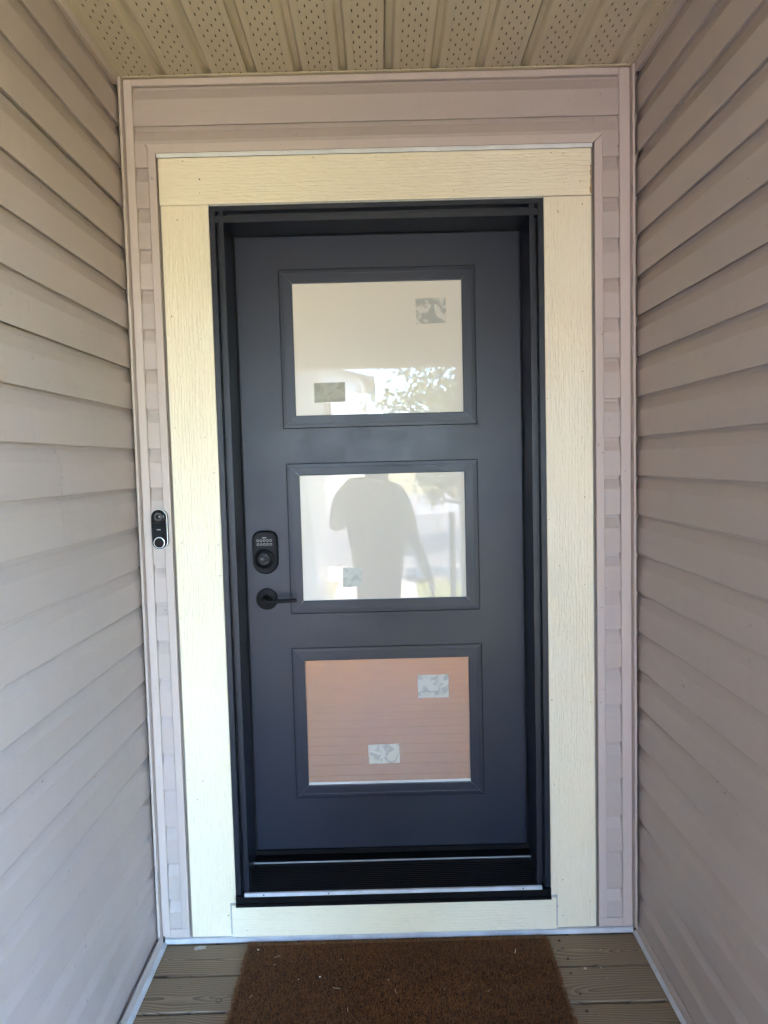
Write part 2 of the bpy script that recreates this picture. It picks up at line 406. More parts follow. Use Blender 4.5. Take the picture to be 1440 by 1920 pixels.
for px_, py_, rx_, ry_ in ((377, 1777, 0.021, 0.010), (368, 1780, 0.008, 0.006), (1097, 1816, 0.0062, 0.0060), (1127, 1815, 0.003, 0.003), (1126, 1781, 0.0025, 0.0025), (1139, 1834, 0.0022, 0.0022), (1071, 1747, 0.0055, 0.008)):
    q = on_z(px_, py_, 0.0); bm = bmesh.new(); vv = []
    for t in range(18):
        r_ = random.uniform(0.65, 1.1); vv.append(bm.verts.new((q.x+rx_*r_*math.cos(t*math.pi/9), q.y+ry_*r_*math.sin(t*math.pi/9), 0.0007)))
    bm.faces.new(vv); from_bm('paint_spot', bm, M_SMEAR, deck)

# ------------------------------------------------------------------ siding
def course_profile(h=H, h_cut=None):
    """(out, z) of one Dutch-lap course, butt at z = 0"""
    p = [(0.0020, 0.0062), (0.0104, 0.0062), (0.0107, 0.0004), (0.0118, 0.0), (0.0127, 0.0014), (0.0124, 0.030), (0.0117, h*0.645), (0.0110, h*0.665),
         (0.0018, h*0.885), (0.0004, h*0.910), (-0.0010, h+0.004)]
    if h_cut is not None:
        q = []
        for i, (o, z) in enumerate(p):
            if z <= h_cut: q.append((o, z))
            else:
                o0, z0 = p[i-1]; t = (h_cut-z0)/(z-z0); q.append((o0+(o-o0)*t, h_cut)); break
        p = q
    return p
def siding(wall, a0, a1, parent, zs, mat, h_cut=None):
    """one mesh for the run a0..a1, an object for each course in zs"""
    prof = course_profile(h_cut=h_cut); back = [(-0.0036, prof[-1][1]), (-0.0036, 0.0062)]
    pts = prof + back
    if wall == 'door': ax = 'x'; P = [(YW-o, z) for o, z in pts]
    elif wall == 'left': ax = 'y'; P = [(XL+o, z) for o, z in pts]
    else: ax = 'y'; P = [(XR-o, z) for o, z in pts]
    bm = bmesh.new(); bm_prism(bm, P, ax, a0, a1)
    first = None; w = WORLD[parent.name]
    for z in zs:
        if first is None:
            first = from_bm('siding_board', bm, mat, parent); base = first.location.copy(); o = first
        else: o = first.copy(); col.objects.link(o)
        o.location = base + Vector((0, 0, z + random.uniform(-.0005, .0005)))
        if wall != 'door': o.rotation_euler = (random.uniform(-.0006, .0006), 0, 0)
courses = [Z0 + i*H for i in range(22)]     # joints 0..21

# left wall
lw = thing('side_wall', (XL, -1.8, 0), 'left taupe vinyl siding wall of the porch, pale and bluish low down', 'wall')
full = courses[0:21]; ztop = courses[21]
seam = (13-1+0, 12-1+0)                     # the double panel with the visible overlap seam
zi = [z for z in full if not (1.29 < z < 1.44)]
siding('left', -7.2, 0.012, lw, zi, M_VY)
zs2 = [z for z in full if 1.29 < z < 1.44]
siding('left', -7.2, -0.50, lw, zs2, M_VY)
XL_keep = XL; XL = XL + 0.0006
siding('left', -0.53, 0.012, lw, zs2, M_VY); XL = XL_keep
siding('left', -3.6, 0.012, lw, [ztop], M_VY, h_cut=SOF-ztop-0.022)
siding('left', -7.2, -3.6, lw, [ztop], M_VY)
box('wall_core', -1.10, XL-0.005, -7.2, 0.4, GZ, 2.72, M_CORE, lw)
gw = thing('garage_wing', (-3.9, -5.5, GZ), 'taupe garage wing beyond the left porch wall, mirrored in the windows', 'building')
box('wall', -7.0, -1.101, -7.2, 0.4, GZ, 2.72, M_VY, gw)
prism('roof', [(-7.4, 2.725), (-3.9, 4.3), (-0.55, 2.725), (-0.55, 2.85), (-3.9, 4.5), (-7.4, 2.85)], 'y', -7.6, -3.99, mat_plain('grey_roof_shingles', (0.10, 0.10, 0.105), 0.9, var=0.25, vscale=20), gw)
ub = thing('house', (2.5, 2.5, 2.9), 'taupe upper storey above the porch roof, unseen, added to shade the right yard', 'house')
box('wall', -7.0, 7.5, 0.62, 4.72, 2.87, 5.6, M_VX, ub); box('wall', 1.12, 7.5, YR+0.05, 0.615, 2.87, 5.6, M_VX, ub); box('wall', 3.405, 7.5, YR+0.02, 4.72, GZ, 2.71, M_VX, ub)  # upper walls out of view, added so the yard right of the porch is shaded
# right wall
rw = thing('side_wall', (XR, -1.6, 0), 'right taupe vinyl siding wall of the porch, shaded and brownish', 'wall')
siding('right', YR+0.01, 0.012, rw, full, M_VY)
siding('right', YR+0.01, 0.012, rw, [ztop], M_VY, h_cut=SOF-ztop-0.022)
box('wall_core', XR+0.005, 3.4, YR+0.020, 0.4, GZ, 2.72, M_CORE, rw)
box('outer_corner_post', XR-0.019, XR+0.062, YR-0.004, YR+0.0155, 0.003, SOF-0.007, M_TRIM, rw, 0.002)
box('outer_corner_post', XR-0.0195, XR-0.0135, YR+0.0156, YR+0.075, 0.003, SOF-0.007, M_TRIM, rw, 0.002)
for i, z in enumerate(courses[:22]):
    prism('return_board', [(YR+0.016-o, z+q) for o, q in course_profile(h_cut=None if i < 21 else 0.11)] + [(YR+0.0192, z+0.11), (YR+0.0192, z+0.0062)], 'x', XR+0.063, 3.4, M_VX, rw)
def base_trim(parent, xw, s, yend, ch, mt_):
    # receiving channel under the lowest course and the metal flashing on the deck
    x = lambda o: xw + s*o
    prism('base_channel', [(x(-0.003), 0.006), (x(ch), 0.006), (x(ch-0.0012), 0.036), (x(ch-0.003), 0.0375), (x(ch-0.005), 0.0365), (x(ch-0.0065), 0.014), (x(-0.003), 0.014)], 'y', yend, -0.012, M_TRIM, parent)
    prism('base_flashing', [(x(0.004), 0.0012), (x(mt_), 0.0012), (x(mt_), 0.0030), (x(ch+0.0015), 0.0105), (x(ch+0.0005), 0.0110), (x(ch+0.0003), 0.0050), (x(0.004), 0.0050)], 'y', yend, -0.010, M_FLASH, parent)
base_trim(lw, XL, 1, -3.6, 0.0290, 0.0410); base_trim(rw, XR, -1, YR+0.08, 0.0190, 0.0285)
for parent, xw, s, ye in ((lw, XL, 1, -3.53), (rw, XR, -1, YR+0.08)):    # trim channel under the soffit
    x = lambda o: xw + s*o
    prism('top_channel', [(x(0), SOF-0.003), (x(0.017), SOF-0.003), (x(0.0165), SOF-0.024), (x(0.0145), SOF-0.025), (x(0.0135), SOF-0.021), (x(0), SOF-0.021)], 'y', ye, -0.014, M_TRIM, parent)
    prism('soffit_channel', [(x(0.001), SOF-0.0012), (x(0.030), SOF-0.0014), (x(0.030), SOF-0.0045), (x(0.028), SOF-0.0050), (x(0.0185), SOF-0.0026), (x(0.001), SOF-0.0026)], 'y', ye, -0.006, M_SOF, parent)

# door wall
dw = thing('door_wall', (0, YW, 0), 'taupe vinyl siding wall around the doorway, with corner posts and channels', 'wall')
siding('door', -0.725, 0.745, dw, [ztop], M_VX, h_cut=SOF-ztop-0.021)
z19 = courses[20]                          # course broken by the head channel
siding('door', -0.725, -0.640, dw, courses[1:21], M_VX)
siding('door', 0.642, 0.745, dw, courses[1:21], M_VX)
bm = bmesh.new(); P = [(YW-o, z) for o, z in course_profile()]; cut = 2.400-z19
prof = course_profile(); up = [(YW-o, z) for o, z in prof if z > cut]
pv = [(o, z) for o, z in prof if z <= cut][-1]; nx = [(o, z) for o, z in prof if z > cut][0]
t = (cut-pv[1])/(nx[1]-pv[1]); oc = pv[0]+(nx[0]-pv[0])*t
bm_prism(bm, [(YW-oc, z19+cut)] + [(y, z19+z) for y, z in up] + [(YW+0.0036, z19+H+0.004), (YW+0.0036, z19+cut)], 'x', -0.6405, 0.6415)
from_bm('siding_board', bm, M_VX, dw)
bot = courses[0]
siding('door', -0.725, -0.640, dw, [bot], M_VX); siding('door', 0.642, 0.745, dw, [bot], M_VX)
# sheathing round the opening
box('wall_core', XL-0.3, -0.492, YW+0.005, 0.20, GZ, 2.9, M_CORE, dw); box('wall_core', 0.492, XR+0.3, YW+0.005, 0.20, GZ, 2.9, M_CORE, dw)
box('wall_core', -0.4915, 0.4915, YW+0.005, 0.20, 2.242, 2.9, M_CORE, dw); box('wall_core', -0.4915, 0.4915, YW+0.005, 0.20, GZ, 0.118, M_CORE, dw)
# inside corner posts: a flange on each wall with a bead between
def corner(s, xa, xb, xleg):
    # flange on the door wall from xa (far) to xb (near the door); leg along the side wall
    p = thing_part = None
    ya = -0.0080
    pts = [(xb, YW), (xb, ya+0.002), (xb-s*-0.0015, ya), (xa, ya), (xa, ya+0.007), (xleg, ya+0.007), (xleg, -0.028), (xleg+s*0.0035, -0.031), (xleg+s*0.0060, -0.030), (xleg+s*0.0065, YW)]
    return prism('corner_post', pts, 'z', 0.028, SOF-0.006, M_TRIM, dw)
corner(-1, -0.7185, -0.6970, -0.7225)
corner(1, 0.7390, 0.7110, 0.7430)
# channels beside and above the casing
YJ = -0.0055
def jside(xi, xo):
    s = 1 if xo > xi else -1
    pts = [(xi, YW), (xi, YJ+0.0012), (xi+s*0.0012, YJ), (xo-s*0.0012, YJ), (xo, YJ+0.0012), (xo, YJ+0.0105), (xo-s*0.002, YW)]
    def mitre(u, v): return 0.0
    return prism('casing_channel', pts, 'z', 0.049, 2.392, M_TRIM, dw, sk1=lambda u, v: abs(u-xi)*0.9)
jside(-0.6375, -0.6600); jside(0.6385, 0.6620)
prism('casing_channel', [(YW, 2.3925), (YJ-0.001, 2.3925), (YJ-0.001, 2.418), (YJ+0.001, 2.4195), (YJ+0.012, 2.4195)], 'x', -0.638, 0.635, M_TRIM, dw,
      sk0=lambda u, v: -(v-2.3925)*1.12, sk1=lambda u, v: (v-2.3925)*1.12)
for xa, xb in ((-0.7135, -0.6365), (0.6375, 0.7425)):
    box('casing_channel', xa, xb, YJ+0.0006, YW, 0.0195, 0.0475, M_TRIM, dw, 0.001)
# utility trim under the soffit
prism('top_channel', [(YW, SOF-0.004), (-0.0035, SOF-0.004), (-0.0045, SOF-0.0215), (-0.0030, SOF-0.0225), (0.000, SOF-0.0195), (YW, SOF-0.0195)], 'x', -0.6965, 0.7105, M_TRIM, dw)
prism('soffit_channel', [(YW, SOF-0.0012), (-0.020, SOF-0.0014), (-0.0205, SOF-0.0048), (-0.0185, SOF-0.0052), (-0.008, SOF-0.0026), (YW, SOF-0.0026)], 'x', -0.742, 0.755, M_SOF, dw)
# drip flashing at the foot of the wall
prism('base_flashing', [(0.010, 0.0175), (-0.0010, 0.0155), (-0.0045, 0.0130), (-0.0085, 0.0040), (-0.0085, 0.0020), (0.010, 0.002)], 'x', -0.7145, 0.7440, M_FLASH, dw)

# ------------------------------------------------------------------ hall inside, seen through the bottom window
hall = thing('hallway', (0, 2.4, 0.2), kind='structure')
M_PLASTER = mat_plain('cream_plaster', (0.72, 0.58, 0.42), 0.8)
M_OAK = mat_plain('orange_wood_floor', (0.64, 0.365, 0.08), 0.55, var=0.05, vscale=5, spec=0.15)
box('subfloor', -1.2, 1.2, 0.205, 4.6, GZ, 0.185, M_CORE, hall); box('ceiling', -1.3, 1.3, 0.205, 4.7, 2.62, 2.70, M_PLASTER, hall)
for x0_, x1_ in ((-1.3, -1.2005), (1.2005, 1.3)): box('wall', x0_, x1_, 0.205, 4.7, GZ, 2.6195, M_PLASTER, hall)
for a_ in ((-1.2, -0.42, GZ, 2.619), (0.42, 1.2, GZ, 2.619), (-0.4195, 0.4195, GZ, 1.62), (-0.4195, 0.4195, 2.25, 2.619)): box('wall', a_[0], a_[1], 4.6, 4.7, a_[2], a_[3], M_PLASTER, hall)
fb = None
for k in range(40):
    if fb is None: fb = box('floor_board', -1.2, 1.2, 0.207, 0.207+0.1084, 0.186, 0.2, M_OAK, hall, 0.0010); fl0 = fb.location.copy(); o = fb
    else: o = fb.copy(); col.objects.link(o)
    o.location = fl0 + Vector((0, 0.1095*k, 0))
# ------------------------------------------------------------------ soffit
sof = thing('soffit', (0, -1.77, SOF), 'tan perforated metal soffit ceiling over the porch', 'soffit')
RP = 0.1300; ribs = [0.0465 + RP*i for i in range(-6, 18)]
def soffit_panel(xa, n):
    pts = []
    for i in range(n):
        x = xa + RP*i
        pts += [(x-0.0125, 0.0), (x-0.0075, 0.0115), (x+0.0065, 0.0120), (x+0.0125, 0.0), (x+0.0150, -0.0012), (x+0.0300, -0.0012), (x+0.0315, 0.0),
                (x+0.0985, 0.0), (x+0.1000, -0.0012), (x+RP-0.0150, -0.0012)]
    return pts
xs = [ribs[0], ribs[3], ribs[6], ribs[9]]
for xa, n in [(ribs[3*i], 3) for i in range(8)] + [(ribs[9], 3)]:
    pts = soffit_panel(xa, n)
    wide = xa > 0.6 or (xa == ribs[9] and len([o for o in sof.children]) == 8)
    lo, hi = XL+0.004, XR-0.004
    if xa >= ribs[12]-1e-6: lo, hi, ynear = XR, XO+0.4, YR-0.012
    elif len(sof.children) == 8: lo, hi, ynear = XR-0.0035, XO, YR-0.012
    else: ynear = 0.004
    pts = [(min(max(x, lo), hi), SOF+z) for x, z in pts]
    q = [pts[0]]
    for a in pts[1:]:
        if a[0] > q[-1][0] + 1e-5: q.append(a)
    pts = q + [(q[-1][0], SOF+0.02), (q[0][0], SOF+0.02)]
    prism('soffit_panel', pts, 'y', YEND, ynear, M_SOF, sof)
# lanced vent slots, staggered 3-2-3
bm = bmesh.new(); row = 0.0236
for x in ribs:
    c = x + RP/2
    for r in range(int(3.5/row)):
        y = -0.012 - r*row
        for dx in ((-0.0305, 0, 0.0305) if r % 2 == 0 else (-0.01525, 0.01525)):
            xx = c+dx
            if not (XL+0.012 < xx) or (xx > XR-0.012 and y > YR-0.03): continue
            a = 0.0016
            v = [bm.verts.new(q) for q in ((xx-a, y, SOF-0.0004), (xx+a, y, SOF-0.0004), (xx+a, y-0.0115, SOF-0.0004), (xx-a, y-0.0115, SOF-0.0004), (xx-a*0.6, y-0.0118, SOF-0.0016), (xx+a*0.6, y-0.0118, SOF-0.0016))]
            bm.faces.new((v[0], v[3], v[2], v[1])); bm.faces.new((v[3], v[4], v[5], v[2]))
tag(from_bm('vent_slots', bm, M_SLOT, sof), kind='stuff')
# small dark notches where ribs meet the channel
# porch roof with its front beam
roof = thing('porch_roof', (0, -1.7, 2.26), 'porch roof with a taupe clad front beam behind the photographer', 'roof')
M_BEAM = mat_plain('beam_cladding', vmul(TAUPE, 1.0), 0.5, var=0.05)
box('beam', XL+0.0135, XO+0.45, YEND-0.20, YEND-0.001, 2.255, SOF+0.03, M_BEAM, roof, 0.004)
box('beam', XO+0.26, XO+0.45, YEND+0.001, YR-0.005, 2.255, SOF+0.03, M_BEAM, roof, 0.004)
box('roof_deck', -1.3, XO+0.7, -3.95, 0.6, SOF+0.09, SOF+0.20, M_CORE, roof)
box('fascia', -1.3, XO+0.7, -3.985, -3.952, SOF+0.04, SOF+0.21, M_FLASH, roof, 0.004)

# ------------------------------------------------------------------ door casing
cs = thing('door_casing', (0, 0, 0.015), 'cream painted wood-grain boards framing the dark door', 'casing')
def board(name, x0, x1, z0, z1, y0, mat):
    bm = bmesh.new(); bm_box(bm, x0, x1, y0, YW, z0, z1, 0.0022, 2); return from_bm(name, bm, mat, cs)
board('head_board', -0.6325, 0.6300, 2.2465, 2.3795, -0.0008, M_CX)
lb = board('side_board', -0.6300, -0.4905, 0.0170, 2.2445, 0.0008, M_CZ)
rb = board('side_board', 0.4905, 0.6302, 0.0180, 2.2445, 0.0008, M_CZ)
board('bottom_board', -0.5040, 0.5060, 0.0165, 0.1180, -0.0045, M_CX)
prism('head_flashing', [(YW, 2.3818), (-0.006, 2.3812), (-0.0065, 2.3785), (-0.0078, 2.3785), (-0.0078, 2.3905), (YW, 2.3915)], 'x', -0.634, 0.632, M_FLASH_W, cs)
box('caulk_bead', -0.489, 0.489, -0.0035, 0.004, 2.2395, 2.2455, M_CAULK, cs, 0.0015)
for xa, xb, za, zb in ((-0.5085, -0.5042, 0.024, 0.124), (0.5062, 0.5100, 0.024, 0.124), (-0.5085, -0.489, 0.1185, 0.1245), (0.489, 0.510, 0.1185, 0.1245)):
    box('caulk_bead', xa, xb, -0.0022, 0.004, za, zb, M_CAULK, cs, 0.001)
box('caulk_bead', -0.6280, -0.492, -0.0002, 0.003, 2.2436, 2.2468, mat_plain('joint_caulk', (0.55, 0.48, 0.33), 0.6), cs, 0.0005)
bm = bmesh.new(); cp = [(0.6303, 2.250)]
for i in range(11): cp.append((0.6303-random.uniform(0.0012, 0.0042)*(1.3 if i < 4 else 1), 2.251+i*0.0078))
cp.append((0.6303, 2.334)); bm_loft_y(bm, [(cp, -0.0013), (cp, 0.002)]); from_bm('chipped_edge', bm, mat_plain('raw_fibreboard', (0.30, 0.17, 0.08), 0.9, var=0.4, vscale=120), cs)
NP = [(342, 302), (374, 336), (374, 362), (587, 295), (705, 294), (1033, 286), (1056, 288), (1058, 342), (1088, 340), (851, 357), (321.7, 593), (375.7, 635), (327.7, 801.7), (384, 820), (401, 887), (340.7, 1018), (409, 1022),
      (411.7, 1080), (416, 1079), (1093, 696), (1026.7, 747), (1096.7, 932), (1030, 974), (1049, 1061), (1096.7, 1096), (1035, 1313), (1108, 1317), (370, 1500), (351.5, 1463), (432, 1655), (1040, 1471),
      (1055, 1650), (1056, 1717), (1107, 1690), (464, 1743), (317+15, 412), (1092, 820), (380, 1465), (1046, 395), (1092, 382), (1047, 398), (428, 1717), (434, 1727), (1046, 1700)]
nm = None
for a, b in NP:
    q = on_y(a, b, -0.001)
    yb = -0.0045 if (q.z < 0.118 and abs(q.x) < 0.503) else (-0.0008 if q.z > 2.2465 else 0.0008)
    bm = bmesh.new(); r = random.uniform(0.0013, 0.0024); bm_cyl(bm, (q.x, q.z), 'y', r, yb+0.001, yb-0.0005, 8, r*0.8, random.uniform(0.6, 1.3))
    from_bm('nail', bm, M_NAIL, cs)

# ------------------------------------------------------------------ door frame
fr = thing('door_frame', (0, 0.07, 0.12), 'dark slate clad door frame with stepped jambs and black ribbed sill', 'door frame')
YS = 0.135                                   # face of the door
def jamb_profile(s):
    a = [(0.4885, YW), (0.4885, -0.0040), (0.4875, -0.0050), (0.4730, -0.0050), (0.4718, -0.0040), (0.4714, 0.0250), (0.4620, 0.0250), (0.4615, -0.0015), (0.4605, -0.0028), (0.4478, -0.0028), (0.4466, -0.0016), (0.4464, 0.131), (0.4890, 0.131)]
    return [(s*x, y) for x, y in a]
prism('jamb', jamb_profile(-1), 'z', 0.1200, 2.2385, M_FRAME, fr); prism('jamb', jamb_profile(1), 'z', 0.1200, 2.2385, M_FRAME, fr)
hz = lambda w: 2.2385-(0.4885-w)
hp = [(YW, 2.2390), (-0.0043, 2.2390), (-0.0053, 2.2380), (-0.0053, 2.2250), (-0.0043, 2.2238), (0.0245, 2.2234), (0.0245, 2.2110), (-0.0018, 2.2105), (-0.0031, 2.2095), (-0.0031, 2.1920), (-0.0019, 2.1908), (0.1308, 2.1905), (0.1308, 2.2390)]
prism('head_jamb', hp, 'x', -0.4875, 0.4875, M_FRAME, fr)
box('weatherstrip', -0.4500, -0.4415, 0.1312, 0.1345, 0.215, 2.1955, M_BLACK, fr); box('weatherstrip', 0.4415, 0.4500, 0.1312, 0.1345, 0.215, 2.1955, M_BLACK, fr)
box('weatherstrip', -0.4414, 0.4414, 0.1312, 0.1345, 2.1870, 2.1955, M_BLACK, fr)
# sill: nose, light front bar, ribbed tread, cap
prism('sill_nose', [(0.02, 0.121), (-0.0200, 0.121), (-0.0215, 0.1225), (-0.0215, 0.1310), (-0.0170, 0.1325), (-0.0170, 0.1530), (0.02, 0.1530)], 'x', -0.4872, 0.4872, M_SILL, fr)
box('sill_bar', -0.4595, 0.4590, -0.0205, -0.0120, 0.1540, 0.1655, M_ALU, fr, 0.0008)
sl = [(0.131, 0.15), (-0.0110, 0.1535), (-0.0110, 0.1640)]
ny = 13
for i in range(ny):
    y0 = -0.0100 + i*(0.098/ny); y1 = y0 + 0.098/ny
    z = lambda y: 0.1640 + (y+0.01)*0.27
    sl += [(y0+0.0005, z(y0)), (y0+0.0028, z(y0)+0.0022), (y0+0.0050, z(y0)+0.0022), (y1-0.0006, z(y1)-0.0004)]
sl += [(0.131, 0.1915)]
prism('sill_tread', sl, 'x', -0.4462, 0.4462, M_SILL, fr)
prism('sill_cap', [(0.0890, 0.190), (0.0885, 0.2030), (0.0900, 0.2058), (0.0960, 0.2065), (0.1040, 0.2065), (0.1300, 0.2065), (0.1300, 0.19)], 'x', -0.4460, 0.4460, M_SILL, fr)
box('sill_cap_edge', -0.4455, 0.4455, 0.0866, 0.0884, 0.2000, 0.2046, mat_plain('dull_sill_edge', (0.26, 0.27, 0.29), 0.4), fr, 0.0005)
for x in (-0.40, 0.40, -0.2):
    cyl('screw', (x, 0.1598), 'y', 0.0022, -0.0200, -0.0212, M_BLACK, fr, 10)

# ------------------------------------------------------------------ door
dr = thing('entry_door', (0, YS+0.02, 0.21), 'slate blue entry door with three frosted windows', 'door')
LITES = [(-0.309, 0.3005, 1.5955, 2.0860, -0.2690, 0.2600, 1.6340, 2.0440), (-0.3045, 0.2998, 1.0030, 1.4820, -0.2650, 0.2590, 1.0430, 1.4450), (-0.3065, 0.3035, 0.3945, 0.8885, -0.2670, 0.2620, 0.4345, 0.8480)]
# slab: face sheet with the three openings cut, built as a grid of cells
bm = bmesh.new()
X = [-0.457, -0.2795, 0.2715, 0.457]; Z = [0.2165, 0.424, 0.858, 1.0325, 1.4555, 1.6235, 2.0545, 2.2010]
def solid(i, j): return not (i == 1 and j in (1, 3, 5))
vf = {}; vb = {}
for i, x in enumerate(X):
    for j, z in enumerate(Z): vf[i, j] = bm.verts.new((x, YS, z)); vb[i, j] = bm.verts.new((x, YS+0.044, z))
for i in range(3):
    for j in range(7):
        if solid(i, j):
            bm.faces.new((vf[i, j], vf[i+1, j], vf[i+1, j+1], vf[i, j+1])); bm.faces.new((vb[i, j], vb[i, j+1], vb[i+1, j+1], vb[i+1, j]))
        for (a, b, di, dj) in (((i, j), (i+1, j), 0, -1), ((i, j+1), (i+1, j+1), 0, 1), ((i, j), (i, j+1), -1, 0), ((i+1, j), (i+1, j+1), 1, 0)):
            ni, nj = i+di, j+dj
            out = not (0 <= ni < 3 and 0 <= nj < 7) or not solid(ni, nj)
            if solid(i, j) and out: bm.faces.new((vf[a], vf[b], vb[b], vb[a]))
from_bm('slab', bm, M_DOOR, dr)
box('door_sweep', -0.4455, 0.4455, YS-0.009, YS-0.0005, 0.2075, 0.2235, M_SILL, dr, 0.001)
for x in (-0.375, 0.062, -0.41, 0.30): cyl('screw', (x, 0.2165), 'y', 0.003, YS-0.009, YS-0.0098, M_BLACK, dr, 10)
ST_D = mat_sticker('label_backing_grey', (0.44, 0.43, 0.36), (0.35, 0.345, 0.29), 26, 0.42, 0.58)
ST_A = mat_sticker('label_blotted', (0.63, 0.60, 0.53), (0.42, 0.41, 0.365), 24, 0.44, 0.54)
ST_C = mat_sticker('label_green_grey', (0.66, 0.66, 0.59), (0.53, 0.55, 0.49), 36, 0.45, 0.60)
ST_W = mat_sticker('label_white', (0.62, 0.61, 0.55), (0.44, 0.44, 0.41), 34, 0.50, 0.62)
lite_lab = ('top window with soffit and tree reflections', 'middle window reflecting the photographer', 'bottom window, tinted orange')
stickers = {0: [((0.117, 0.212, 1.912, 1.991), ST_A, 0.03), ((-0.210, -0.1115, 1.6745, 1.736), ST_D, 0.01)], 1: [((-0.1365, -0.0765, 1.084, 1.147), ST_C, -0.03)],
            2: [((0.0965, 0.196, 0.7145, 0.7905), ST_W, 0.0), ((-0.0695, 0.031, 0.500, 0.564), ST_W, 0.015)]}
for k, (x0, x1, z0, z1, gx0, gx1, gz0, gz1) in enumerate(LITES):
    w = thing('window', ((x0+x1)/2, YS, z0)); w.parent = dr; w.location = WORLD[w.name]-WORLD[dr.name]; w['label'] = lite_lab[k]
    # a mitred moulding on each side: flat outer face, small step, bevel down to the glass
    def prof(t):                               # t 0 outer .. 1 inner -> y
        return t
    steps = [(0.0, YS+0.0035), (0.0, YS-0.0010), (0.02, YS-0.0016), (0.30, YS-0.0020), (0.325, YS-0.0017), (0.95, YS-0.0018), (1.0, YS-0.0012), (1.0, YS+0.0115)]
    cor = lambda t: (x0+(gx0-x0)*t, x1+(gx1-x1)*t, z0+(gz0-z0)*t, z1+(gz1-z1)*t)
    e = 0.0006
    for side in range(4):
        bm = bmesh.new(); A = []; B = []
        for t, y in steps:
            a, b, c, d = cor(t)
            if side == 0: p, q = (a+e, y, c), (b-e, y, c)
            elif side == 1: p, q = (a+e, y, d), (b-e, y, d)
            elif side == 2: p, q = (a, y, c+e), (a, y, d-e)
            else: p, q = (b, y, c+e), (b, y, d-e)
            A.append(bm.verts.new(p)); B.append(bm.verts.new(q))
        for i in range(len(steps)-1): bm.faces.new((A[i], A[i+1], B[i+1], B[i]))
        bm.faces.new((A[-1], A[0], B[0], B[-1])); bm.faces.new(A); bm.faces.new(B[::-1])
        from_bm('moulding', bm, M_DOOR, w)
    # thin black strips painting in the hairline shadow gap round the moulding
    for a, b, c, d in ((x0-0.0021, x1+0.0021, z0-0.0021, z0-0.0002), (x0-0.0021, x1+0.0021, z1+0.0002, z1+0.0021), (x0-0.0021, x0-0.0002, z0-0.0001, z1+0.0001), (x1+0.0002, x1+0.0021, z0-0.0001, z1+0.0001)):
        box('shadow_gap_strip', a, b, YS-0.0006, YS+0.001, c, d, M_BLACK, w)
    YG = YS+0.0055
    box('pane', gx0-0.006, gx1+0.006, YG, YG+0.012, gz0-0.006, gz1+0.006, M_GLASS_O if k == 2 else M_GLASS, w)
    if k == 2:
        box('spacer', gx0-0.004, gx1+0.004, YG-0.0012, YG-0.0004, gz0-0.004, gz0+0.0075, M_WHITE, w)
    for (sx0, sx1, sz0, sz1), mm, rot in stickers[k]:
        o = box('sticker', sx0, sx1, YG-0.0009, YG-0.0004, sz0, sz1, mm, w); o.rotation_euler = (0, -rot, 0)

# keypad deadbolt
db = thing('deadbolt', (-0.3800, YS, 1.205)); db.parent = dr; db.location = WORLD[db.name]-WORLD[dr.name]; db['label'] = 'black keypad deadbolt with ten round keys'
def arch(cx, z0, z1, w, rt, n=10):
    """outline with a half-round foot and softly arched top"""
    pts = []; r = w/2
    for i in range(n*2+1):
        t = math.pi+math.pi*i/(2*n); pts.append((cx+r*math.cos(t), z0+r+r*math.sin(t)))
    zt = z1-rt*1.3; q = lambda v, e: math.copysign(abs(v)**e, v)
    for i in range(2*n+1):
        t = math.pi*i/(2*n); pts.append((cx+r*q(math.cos(t), 0.62), zt+(z1-zt)*abs(math.sin(t))**0.85))
    return pts
cx = -0.3800
bm = bmesh.new()
bm_loft_y(bm, [(arch(cx, 1.135, 1.2735, 0.082, 0.026), YS-0.0003), (arch(cx, 1.1355, 1.273, 0.081, 0.026), YS-0.014), (arch(cx, 1.139, 1.2695, 0.075, 0.024), YS-0.021)])
from_bm('housing', bm, M_HW, db)
bm = bmesh.new(); bm_loft_y(bm, [(arch(cx-0.001, 1.1425, 1.2660, 0.068, 0.022), YS-0.0200), (arch(cx-0.001, 1.1435, 1.2650, 0.066, 0.021), YS-0.0225)])
from_bm('face_plate', bm, M_HW2, db)
for j, z in enumerate((1.2435, 1.2313)):
    for i in range(5):
        x = cx-0.0205+i*0.0102
        o = cyl('key', (x, z), 'y', 0.0040, YS-0.0222, YS-0.0240, M_HW2, db, 16)
        bm = bmesh.new()
        A = [[bm.verts.new((x+r*math.cos(t*math.pi/9), YS-0.0243, z+r*math.sin(t*math.pi/9))) for t in range(18)] for r in (0.0039, 0.0029)]
        for t in range(18): bm.faces.new((A[0][t], A[0][(t+1) % 18], A[1][(t+1) % 18], A[1][t]))
        from_bm('key_ring', bm, M_KEY, db)
box('logo_mark', cx-0.0062, cx+0.0062, YS-0.0230, YS-0.0224, 1.2512, 1.2536, M_KEY, db)
cl = from_bm('cylinder_guard', (lambda b: (bm_lathe(b, (cx-0.001, 1.186), [(0.0315, YS-0.0215), (0.0315, YS-0.030), (0.0290, YS-0.033), (0.0255, YS-0.034), (0.0235, YS-0.0325), (0.0220, YS-0.028)]), b)[1])(bmesh.new()), M_HW, db)
bm = bmesh.new(); bm_lathe(bm, (cx-0.001, 1.186), [(0.0205, YS-0.0275), (0.0205, YS-0.0345), (0.0190, YS-0.0360)]); from_bm('cylinder', bm, M_GLOSS, db)
bm = bmesh.new(); bm_cyl(bm, (cx-0.001, 1.186), 'y', 0.0160, YS-0.0355, YS-0.0385, 28, 0.0150, 0.48); from_bm('key_cover', bm, M_HW2, db)
cyl('keyhole', (cx-0.006, 1.186), 'y', 0.0045, YS-0.0383, YS-0.0395, M_LENS, db, 20)
